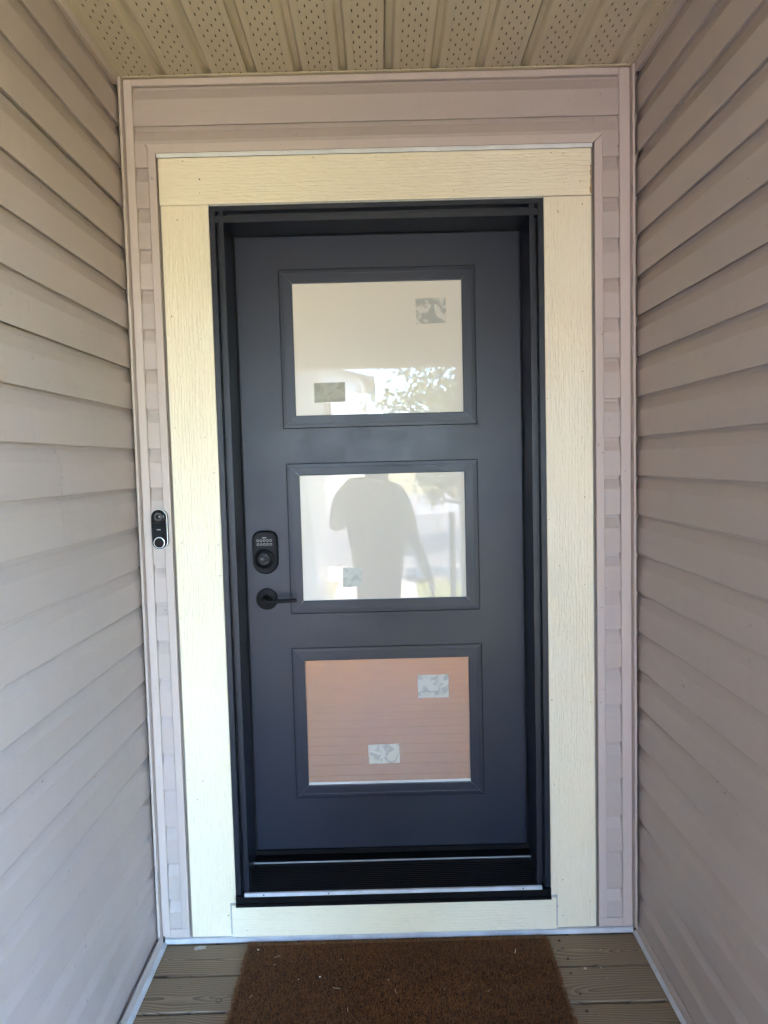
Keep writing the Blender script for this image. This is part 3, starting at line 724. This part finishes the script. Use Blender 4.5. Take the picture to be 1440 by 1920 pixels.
# lever handle
lv = thing('lever_handle', (-0.381, YS, 1.053)); lv.parent = dr; lv.location = WORLD[lv.name]-WORLD[dr.name]; lv['label'] = 'black round-rose lever handle'
bm = bmesh.new(); bm_lathe(bm, (-0.381, 1.053), [(0.0345, YS-0.0003), (0.0345, YS-0.006), (0.0330, YS-0.0085), (0.0150, YS-0.0100), (0.0135, YS-0.0120)]); from_bm('rose', bm, M_HW, lv)
bm = bmesh.new(); bm_lathe(bm, (-0.381, 1.053), [(0.0125, YS-0.0118), (0.0110, YS-0.020), (0.0105, YS-0.0520), (0.0090, YS-0.0570)]); from_bm('neck', bm, M_HW, lv)
bm = bmesh.new(); bm_box(bm, -0.3900, -0.2800, YS-0.0660, YS-0.0500, 1.0480, 1.0585, 0.003, 2)
bmesh.ops.rotate(bm, verts=bm.verts, cent=(-0.381, YS, 1.053), matrix=Matrix.Rotation(-0.03, 3, 'Y'))
from_bm('lever', bm, M_HW, lv)

# ------------------------------------------------------------------ video doorbell
bc = (-0.6690, 1.2985)
vb_ = thing('video_doorbell', (bc[0], YJ, 1.24), 'black and chrome video doorbell on the siding left of the door', 'doorbell')
bm = bmesh.new(); bm_loft_y(bm, [(stadium(*bc, 0.046, 0.1190), YJ-0.0006), (stadium(*bc, 0.0465, 0.1195), YJ-0.012)]); from_bm('mount', bm, M_HW, vb_)
bm = bmesh.new(); bm_loft_y(bm, [(stadium(*bc, 0.0475, 0.1205), YJ-0.0121), (stadium(*bc, 0.0485, 0.1215), YJ-0.0170), (stadium(*bc, 0.0470, 0.1200), YJ-0.0195)]); from_bm('chrome_ring', bm, M_CHROME, vb_)
bm = bmesh.new(); bm_loft_y(bm, [(stadium(*bc, 0.0448, 0.1178), YJ-0.0185), (stadium(*bc, 0.0448, 0.1178), YJ-0.0215), (stadium(*bc, 0.0415, 0.1145), YJ-0.0240)]); from_bm('face', bm, M_GLOSS, vb_)
zc = 1.3360
bm = bmesh.new(); bm_lathe(bm, (bc[0], zc), [(0.0165, YJ-0.0238), (0.0165, YJ-0.0252), (0.0152, YJ-0.0258)]); from_bm('lens_housing', bm, M_GLOSS, vb_)
bm = bmesh.new(); bm_lathe(bm, (bc[0], zc), [(0.0130, YJ-0.0256), (0.0128, YJ-0.0266)]); from_bm('lens_ring', bm, M_LENS, vb_)
bm = bmesh.new(); bm_lathe(bm, (bc[0], zc), [(0.0068, YJ-0.0264), (0.0060, YJ-0.0276), (0.003, YJ-0.0281)]); from_bm('lens', bm, M_GLOSS, vb_)
zb = 1.2590
bm = bmesh.new(); bm_lathe(bm, (bc[0], zb), [(0.0168, YJ-0.0238), (0.0166, YJ-0.0252), (0.0150, YJ-0.0256)]); from_bm('button_ring', bm, M_CHROME, vb_)
bm = bmesh.new(); bm_lathe(bm, (bc[0], zb), [(0.0148, YJ-0.0250), (0.0146, YJ-0.0258), (0.0105, YJ-0.0270), (0.004, YJ-0.0274)]); from_bm('button', bm, M_GLOSS, vb_)
tx = bpy.data.curves.new('logo', 'FONT'); tx.body = 'nest'; tx.size = 0.0066; tx.align_x = 'CENTER'; tx.align_y = 'CENTER'; tx.extrude = 0.0002
to = bpy.data.objects.new('logo_tmp', tx); col.objects.link(to); bpy.context.view_layer.update()
me = bpy.data.meshes.new_from_object(to.evaluated_get(bpy.context.evaluated_depsgraph_get())); bpy.data.objects.remove(to)
me.materials.clear(); lo = place('logo', me, M_KEY, vb_, Vector((bc[0], YJ-0.0244, 1.2985))); lo.rotation_euler = (math.pi/2, 0, 0)

# ------------------------------------------------------------------ doormat
mx0, mx1, my1, my0 = -0.449, 0.466, -0.030, -0.635
mt = thing('doormat', ((mx0+mx1)/2, (my0+my1)/2, 0.001), 'brown coir doormat on the deck before the door', 'doormat')
M_COIR = mat_plain('coir_base', (0.05, 0.02, 0.006), 0.9, var=0.3, vscale=40, bmp=0.6, bscale=200)
def mat_fibre():
    m, n, l, p = new_mat('coir_fibre'); v = coords(n, l, (1, 1, 1), False)
    f = noise(n, l, v, 160, 3, 0.7); g = noise(n, l, v, 4, 3)
    c = ramp(n, l, f, [(0.28, (0.14, 0.048, 0.011)), (0.55, (0.215, 0.078, 0.019)), (0.80, (0.31, 0.135, 0.042))])
    c = mixc(n, l, ramp(n, l, g, [(0.3, (0, 0, 0)), (0.7, (0.4,)*3)]), c, (0.085, 0.030, 0.008))
    l.new(c, p.inputs['Base Color']); p.inputs['Roughness'].default_value = 0.85
    return m
M_FIB = mat_fibre()
box('backing', mx0+0.003, mx1-0.003, my0+0.003, my1-0.003, 0.0012, 0.0075, M_COIR, mt, 0.002)
R = random.Random(3); V = []; F = []
cxm, cym = (mx0+mx1)/2, (my0+my1)/2
NF = 62000
for i in range(NF):
    x = R.uniform(mx0, mx1); y = R.uniform(my0, my1)
    if R.random() < 0.04:                     # ragged rim
        if R.random() < 0.5: x = R.choice((mx0, mx1))+R.gauss(0, 0.0025)
        else: y = R.choice((my0, my1))+R.gauss(0, 0.0025)
    a = R.uniform(0, 2*math.pi); h = R.uniform(0.004, 0.0095); lean = R.uniform(0.003, 0.011); w = R.uniform(0.00045, 0.0008)
    dx, dy = math.cos(a), math.sin(a); px_, py_ = -dy*w, dx*w
    z0 = 0.006
    b = len(V); X0, Y0 = x-cxm, y-cym
    V += [(X0-px_, Y0-py_, z0), (X0+px_, Y0+py_, z0), (X0+dx*lean*.4+px_, Y0+dy*lean*.4+py_, z0+h*.75), (X0+dx*lean*.4-px_, Y0+dy*lean*.4-py_, z0+h*.75), (X0+dx*lean, Y0+dy*lean, z0+h)]
    F += [(b, b+1, b+2, b+3), (b+3, b+2, b+4)]
me = bpy.data.meshes.new('fibres'); me.from_pydata(V, [], F)
tag(place('fibres', me, M_FIB, mt, Vector((cxm, cym, 0.0))), kind='stuff')
# loose straw-pale fibres and crumbs lying on the mat: each its own little thing
M_STRAW = mat_plain('pale_straw', (0.62, 0.52, 0.36), 0.8); M_CHIP = mat_plain('white_chip', (0.78, 0.74, 0.66), 0.7)
chips = [(484, 1781, 0.0032, 'largest white crumb on the mat, near its back left corner'), (600, 1831.5, 0.0024, 'round white crumb in the middle left of the mat'), (514, 1808, 0.0014, 'tiny pale crumb left of the mat middle'), (560, 1836, 0.0014, 'tiny pale crumb just left of the round white crumb'),
         (728, 1837, 0.0015, 'tiny pale crumb near the mat centre'), (640, 1799, 0.0012, 'tiny crumb near the back of the mat, left of centre')]
for a, b, r, lab in chips:
    q = on_z(a, b, 0.016); bm = bmesh.new(); bmesh.ops.create_icosphere(bm, subdivisions=1, radius=r)
    for v in bm.verts: v.co = Vector((v.co.x*R.uniform(.8, 1.6), v.co.y*R.uniform(.8, 1.4), v.co.z*0.6)) + Vector((q.x, q.y, 0.0150+r*0.5))
    tag(from_bm('crumb', bm, M_CHIP), lab, 'crumb', 'crumbs on the doormat')
sticks = [(520, 1793, 0.017, 0.1, 'pale fibre at the back left of the mat'), (631, 1852, 0.02, -0.5, 'curled pale fibre at the middle left of the mat'), (742, 1858, 0.020, 1.5, 'upright pale straw near the mat centre'), (652, 1892, 0.012, 1.1, 'short pale straw low in the middle of the mat'),
          (966, 1783, 0.018, 0.9, 'bright wood shaving at the back right of the mat'), (917, 1857, 0.009, 0.1, 'short white straw in the right half of the mat'), (470, 1868, 0.008, 0.3, 'short pale straw at the left edge of the mat'), (833, 1854, 0.006, 0.6, 'tiny pale straw right of the mat centre')]
for a, b, L, ang, lab in sticks:
    q = on_z(a, b, 0.016); bm = bmesh.new(); n = 6; w = 0.0011 if 'shaving' in lab else 0.0007; prev = None
    for i in range(n+1):
        t = i/n-0.5; x = t*L; y = 0.003*math.sin(t*3)
        X_ = q.x+x*math.cos(ang)-y*math.sin(ang); Y_ = q.y+x*math.sin(ang)+y*math.cos(ang)
        nx, ny_ = -math.sin(ang)*w, math.cos(ang)*w
        ring = [bm.verts.new((X_+nx, Y_+ny_, 0.0150)), bm.verts.new((X_, Y_, 0.0150+w)), bm.verts.new((X_-nx, Y_-ny_, 0.0150))]
        if prev:
            for k in range(3): bm.faces.new((prev[k], prev[(k+1) % 3], ring[(k+1) % 3], ring[k]))
        prev = ring
    tag(from_bm('straw', bm, M_STRAW if 'shaving' not in lab else M_CHIP), lab, 'straw', 'straws on the doormat')

# ------------------------------------------------------------------ behind the photographer: newel post, person, street (seen in the glass)
M_COL = mat_plain('taupe_column', vmul(TAUPE, 0.9), 0.5, var=0.05)
pc = thing('porch_column', (0.70, -3.64, 0), 'taupe porch column at the front of the deck, mirrored at the window edge', 'column')
box('shaft', 0.635, 0.765, -3.705, -3.575, 0.0012, 2.2535, M_COL, pc, 0.004); box('foot', 0.622, 0.778, -3.718, -3.562, 0.0014, 0.12, M_COL, pc, 0.004); box('head', 0.622, 0.778, -3.718, -3.562, 2.16, 2.2530, M_COL, pc, 0.004)
pc2 = thing('porch_column', (XO+0.35, -3.64, GZ), 'taupe porch column at the far outer corner of the deck', 'column')
box('shaft', XO+0.285, XO+0.415, -3.705, -3.575, GZ+0.001, 2.2535, M_COL, pc2, 0.004); box('head', XO+0.272, XO+0.428, -3.718, -3.562, 2.16, 2.2530, M_COL, pc2, 0.004)
nwl = thing('newel_post', (0.56, -3.58, 0), 'square dark newel post at the front of the deck, mirrored in the middle window', 'post')
M_NEWEL = mat_plain('dark_stained_wood', (0.09, 0.075, 0.06), 0.6, var=0.2, vscale=20)
box('post', 0.537, 0.583, -3.603, -3.557, 0.0, 1.04, M_NEWEL, nwl, 0.003); box('cap', 0.531, 0.589, -3.609, -3.551, 1.0405, 1.062, M_NEWEL, nwl, 0.004); box('foot', 0.520, 0.600, -3.620, -3.540, 0.0012, 0.09, M_NEWEL, nwl, 0.003)

def skin_mesh(verts, edges, radii, root=0, sub=2):
    me = bpy.data.meshes.new('sk'); me.from_pydata(verts, edges, []); o = bpy.data.objects.new('sk', me); col.objects.link(o)
    md = o.modifiers.new('s', 'SKIN'); md.use_smooth_shade = True
    for i, r in enumerate(radii): me.skin_vertices[0].data[i].radius = r if isinstance(r, tuple) else (r, r)
    for d in me.skin_vertices[0].data: d.use_root = False
    me.skin_vertices[0].data[root].use_root = True
    sb = o.modifiers.new('d', 'SUBSURF'); sb.levels = sub; sb.render_levels = sub
    bpy.context.view_layer.update()
    out = bpy.data.meshes.new_from_object(o.evaluated_get(bpy.context.evaluated_depsgraph_get())); bpy.data.objects.remove(o); return out
PX, PY = -0.045, -2.64
person = thing('person', (PX, PY, 0.001), 'person in taupe T-shirt and dark trousers photographing the door, mirrored in the window', 'person')
vs = [(0, 0, .90), (0, .0, 1.02), (-.01, 0, 1.16), (-.02, -.01, 1.27), (-.02, 0, 1.37), (-.015, .02, 1.43), (-.015, .03, 1.50), (-.015, .03, 1.565),   # 0..7 pelvis to crown
      (-.17, -.01, 1.30), (-.245, .01, 1.235), (-.285, .09, 1.035), (-.10, .28, 1.27), (0.0, .35, 1.38),     # 8..12 raised left arm
      (.13, -.01, 1.255), (.175, -.01, 1.19), (.255, .0, .94), (.335, .05, .72), (.365, .065, .645),          # 13..17 hanging right arm
      (-.085, 0, .84), (-.072, .01, .47), (-.085, -.01, .10), (-.10, .10, .045), (-.105, .17, .04),             # 18..22 left leg
      (.085, 0, .84), (.072, .01, .47), (.085, -.01, .10), (.10, .10, .045), (.105, .17, .04)]
es = [(0, 1), (1, 2), (2, 3), (3, 4), (4, 5), (5, 6), (6, 7), (3, 8), (8, 9), (9, 10), (10, 11), (11, 12), (3, 13), (13, 14), (14, 15), (15, 16), (16, 17), (0, 18), (18, 19), (19, 20), (20, 21), (21, 22), (0, 23), (23, 24), (24, 25), (25, 26), (26, 27)]
rd = [(.238, .14), (.235, .14), (.22, .135), (.18, .115), (.058, .06), (.068, .08), (.078, .095), (.055, .065),
      (.085, .085), (.078, .075), (.055, .052), (.036, .036), (.030, .030), (.085, .085), (.078, .075), (.052, .05), (.034, .033), (.030, .024),
      (.125, .11), (.078, .078), (.055, .055), (.045, .04), (.036, .03), (.125, .11), (.072, .075), (.052, .055), (.045, .04), (.036, .03)]
bmz = skin_mesh(vs, es, rd)
M_SHIRT = mat_plain('taupe_cotton', (0.20, 0.17, 0.135), 0.9, var=0.2, vscale=30, bmp=0.3, bscale=300); M_JEANS = mat_plain('dark_denim', (0.03, 0.036, 0.055), 0.9, var=0.25, vscale=40)
M_SKIN = mat_plain('skin', (0.42, 0.25, 0.18), 0.5, var=0.06); M_SHOE = mat_plain('dark_shoe', (0.03, 0.028, 0.027), 0.6); M_HAIR = mat_plain('brown_hair', (0.045, 0.03, 0.02), 0.6, var=0.3, vscale=60, bmp=0.5, bscale=120)
for mm in (M_SHIRT, M_JEANS, M_SKIN, M_SHOE): bmz.materials.append(mm)
for p in bmz.polygons:
    c = p.center
    if c.z < 0.085: k = 3
    elif c.z < 0.80 and abs(c.x) < .23: k = 1
    elif c.z > 1.36 and abs(c.x) < .12 and c.y < .16: k = 2
    elif c.y > .185 and c.z > .95: k = 2
    elif c.x > .215 and c.z < 1.04: k = 2
    elif c.x < -.225 and c.z < 1.10 and c.z > .9: k = 2
    else: k = 0
    p.material_index = k; p.use_smooth = True
place('body', bmz, None, person, Vector((PX, PY, 0.001)))
# hands: palm and five fingers each
def hand(base, dirv, upv, side, curl, nm):
    d = Vector(dirv).normalized(); u = Vector(upv).normalized(); s = d.cross(u)*side; V_ = [Vector(base)]; E_ = []; r_ = [(.022, .016)]
    V_.append(V_[0]+d*.045); E_.append((0, 1)); r_.append((.028, .014)); V_.append(V_[0]+d*.075); E_.append((1, 2)); r_.append((.030, .012))
    for f, L in enumerate((.062, .070, .066, .052)):
        p0 = V_[0]+d*.080+s*(-.026+f*.0172); i0 = len(V_); V_.append(p0); E_.append((2, i0)); r_.append((.0088, .0088)); dd = d.copy()
        for seg in range(3):
            dd = (dd + u*(-curl)).normalized(); V_.append(V_[-1]+dd*L/3*(1.15-.12*seg)); E_.append((len(V_)-2, len(V_)-1)); r_.append((.0082-.0006*seg,)*2)
    i0 = len(V_); V_.append(V_[0]+d*.03-s*.030-u*.004); E_.append((1, i0)); r_.append((.011, .011)); V_.append(V_[-1]+(d*.8-s*.6-u*.25)*.03); E_.append((i0, i0+1)); r_.append((.0095, .0095)); V_.append(V_[-1]+(d-s*.15-u*.3)*.024); E_.append((i0+1, i0+2)); r_.append((.0082, .0082))
    me = skin_mesh([tuple(v) for v in V_], E_, r_, 0, 1)
    for p in me.polygons: p.use_smooth = True
    me.materials.append(M_SKIN); place(nm, me, None, person, Vector((PX, PY, 0.001)))
hand((.362, .062, .665), (.13, .12, -.98), (1, 0, .1), 1, .22, 'hand'); hand((-.02, .335, 1.355), (.35, .25, .90), (0, -1, .3), -1, .35, 'hand')
# head features
bm = bmesh.new()
bmesh.ops.create_uvsphere(bm, u_segments=24, v_segments=16, radius=1.0)
for v in bm.verts:
    v.co = Vector((v.co.x*.083, v.co.y*.100-.006, v.co.z*.105))
bmesh.ops.delete(bm, geom=[v for v in bm.verts if v.co.z < .005 and v.co.y > -.02 or v.co.z < -.06], context='VERTS')
bmesh.ops.translate(bm, verts=bm.verts, vec=(PX-.015, PY+.025, 1.515)); from_bm('hair', bm, M_HAIR, person, smooth=True)
for s in (-1, 1):
    bm = bmesh.new(); bmesh.ops.create_uvsphere(bm, u_segments=12, v_segments=8, radius=.0115); bmesh.ops.translate(bm, verts=bm.verts, vec=(PX-.015+s*.031, PY+.112, 1.492)); from_bm('eye', bm, M_WHITE, person, smooth=True)
    bm = bmesh.new(); bmesh.ops.create_uvsphere(bm, u_segments=12, v_segments=8, radius=1.0)
    for v in bm.verts: v.co = Vector((v.co.x*.010, v.co.y*.018, v.co.z*.032))
    bmesh.ops.translate(bm, verts=bm.verts, vec=(PX-.015+s*.084, PY+.02, 1.487)); from_bm('ear', bm, M_SKIN, person, smooth=True)
bm = bmesh.new(); bmesh.ops.create_cone(bm, segments=10, radius1=.017, radius2=.006, depth=.045, cap_ends=True); bmesh.ops.rotate(bm, verts=bm.verts, cent=(0, 0, 0), matrix=Matrix.Rotation(-.35, 3, 'X')); bmesh.ops.translate(bm, verts=bm.verts, vec=(PX-.015, PY+.128, 1.468)); from_bm('nose', bm, M_SKIN, person, smooth=True)
box('mouth', PX-.038, PX+.008, PY+.110, PY+.121, 1.4305, 1.4365, mat_plain('lips', (.35, .15, .12), .5), person, .002)
# the phone that takes the picture
ph = box('phone', -0.036, 0.038, -2.262, -2.2535, 1.345, 1.492, M_GLOSS, None, 0.003, 2); tag(ph, 'black phone held up in front of the photographer', 'phone')

# street trees
M_BARK = mat_plain('bark', (0.11, 0.085, 0.065), 0.9, var=0.3, vscale=15, bmp=0.8, bscale=30)
def tree(loc, height, rad, zlow, nleaf, seed, label, leafmat, leaf=1.0):
    r = random.Random(seed); t = thing('tree', loc, label, 'tree', 'street trees'); w = Vector(loc)
    bm = bmesh.new()
    def limb(a, b, r0, r1, n=5):
        ax = (b-a); s = ax.orthogonal().normalized(); q = ax.cross(s).normalized(); prev = None
        for i in range(n+1):
            f = i/n; c = a+ax*f+s*math.sin(f*3.1)*.06*ax.length*.5; rr = r0+(r1-r0)*f
            ring = [bm.verts.new(c+(s*math.cos(k*math.pi/3)+q*math.sin(k*math.pi/3))*rr) for k in range(6)]
            if prev:
                for k in range(6): bm.faces.new((prev[k], prev[(k+1) % 6], ring[(k+1) % 6], ring[k]))
            prev = ring
    top = w+Vector((0, 0, height*.45)); limb(w, top, height*.028, height*.018)
    tips = []
    for i in range(46):
        a = r.uniform(0, 2*math.pi); e = r.uniform(-.95, 1.2); L = rad*r.uniform(.55, 1.0)
        tip = w+Vector((0, 0, height*.55))+Vector((math.cos(a)*math.cos(e)*L, math.sin(a)*math.cos(e)*L, math.sin(e)*L*(.9 if e > 0 else .75)))
        tip.z = max(tip.z, loc[2]+zlow)
        limb(w+Vector((0, 0, height*r.uniform(.28, .5))), tip, height*.009, height*.002, 4); tips.append(tip)
    from_bm('trunk', bm, M_BARK, t)
    V = []; F = []; mid = w+Vector((0, 0, height*.55))
    for i in range(nleaf):
        tp = r.choice(tips); f = r.uniform(.35, 1.08); c = mid+(tp-mid)*f+Vector((r.gauss(0, .16), r.gauss(0, .16), r.gauss(0, .14)))*rad*.32
        if c.z < loc[2]+zlow-.35: c.z = loc[2]+zlow-.35+r.random()*.3
        d = Vector((r.gauss(0, 1), r.gauss(0, 1), r.gauss(-.5, .7))).normalized(); s = d.orthogonal().normalized(); s = (s*math.cos(i)+d.cross(s)*math.sin(i))*r.uniform(.025, .045)*leaf; L = r.uniform(.09, .16)*leaf
        b = len(V); c = c-w; V += [tuple(c), tuple(c+d*L*.5+s), tuple(c+d*L), tuple(c+d*L*.5-s)]; F += [(b, b+1, b+2, b+3)]
    me = bpy.data.meshes.new('crown'); me.from_pydata(V, [], F); place('crown', me, leafmat, t, w)
ML1 = mat_leaf('leaf_green', (0.15, 0.18, 0.05)); ML2 = mat_leaf('leaf_olive', (0.09, 0.12, 0.04))
tree((2.7, -12.4, GZ), 5.4, 3.3, 1.0, 13000, 1, 'broad green street tree mirrored at the right of the windows', ML1)
tree((1.35, -8.4, GZ), 3.5, 1.25, 0.95, 5200, 9, 'small leafy tree on the lawn, mirrored beside the photographer', ML1, 0.8)
tree((-3.8, -14.2, GZ), 11.0, 3.6, 4.6, 22000, 6, 'tall tree left of the porch that shades the road', ML1)
tree((-7.5, -27.0, GZ), 7.5, 3.2, 1.8, 9000, 2, 'distant tree across the road on the left', ML2)
tree((7.5, -28.0, GZ), 8.0, 3.4, 1.8, 9000, 4, 'distant tree across the road on the right', ML2)

# house over the road: gable end towards the porch
hs = thing('house', (-7, -42, GZ), 'pale two-storey gabled house across the road, mirrored in the top window', 'house')
M_HW_ = mat_plain('pale_house_siding', (0.66, 0.64, 0.60), 0.7, var=0.05); M_RF = mat_plain('grey_shingles', (0.10, 0.10, 0.105), 0.9, var=0.25, vscale=20)
prism('wall', [(-13.3, GZ), (-0.9, GZ), (-0.9, 6.2), (-7.1, 7.85), (-13.3, 6.2)], 'y', -48, -40, M_HW_, hs)
prism('roof', [(-13.9, 6.06), (-7.1, 7.87), (-0.3, 6.06), (-0.3, 6.24), (-7.1, 8.08), (-13.9, 6.24)], 'y', -48.5, -39.5, M_RF, hs)
for x in (-11.0, -7.1, -3.4):
    for z in (0.7, 3.6):
        f = box('window', x-0.7, x+0.7, -39.998, -39.93, z, z+1.4, M_FLASH, hs, 0.01); box('pane', x-0.6, x+0.6, -39.929, -39.92, z+0.1, z+1.3, M_GLOSS, f)
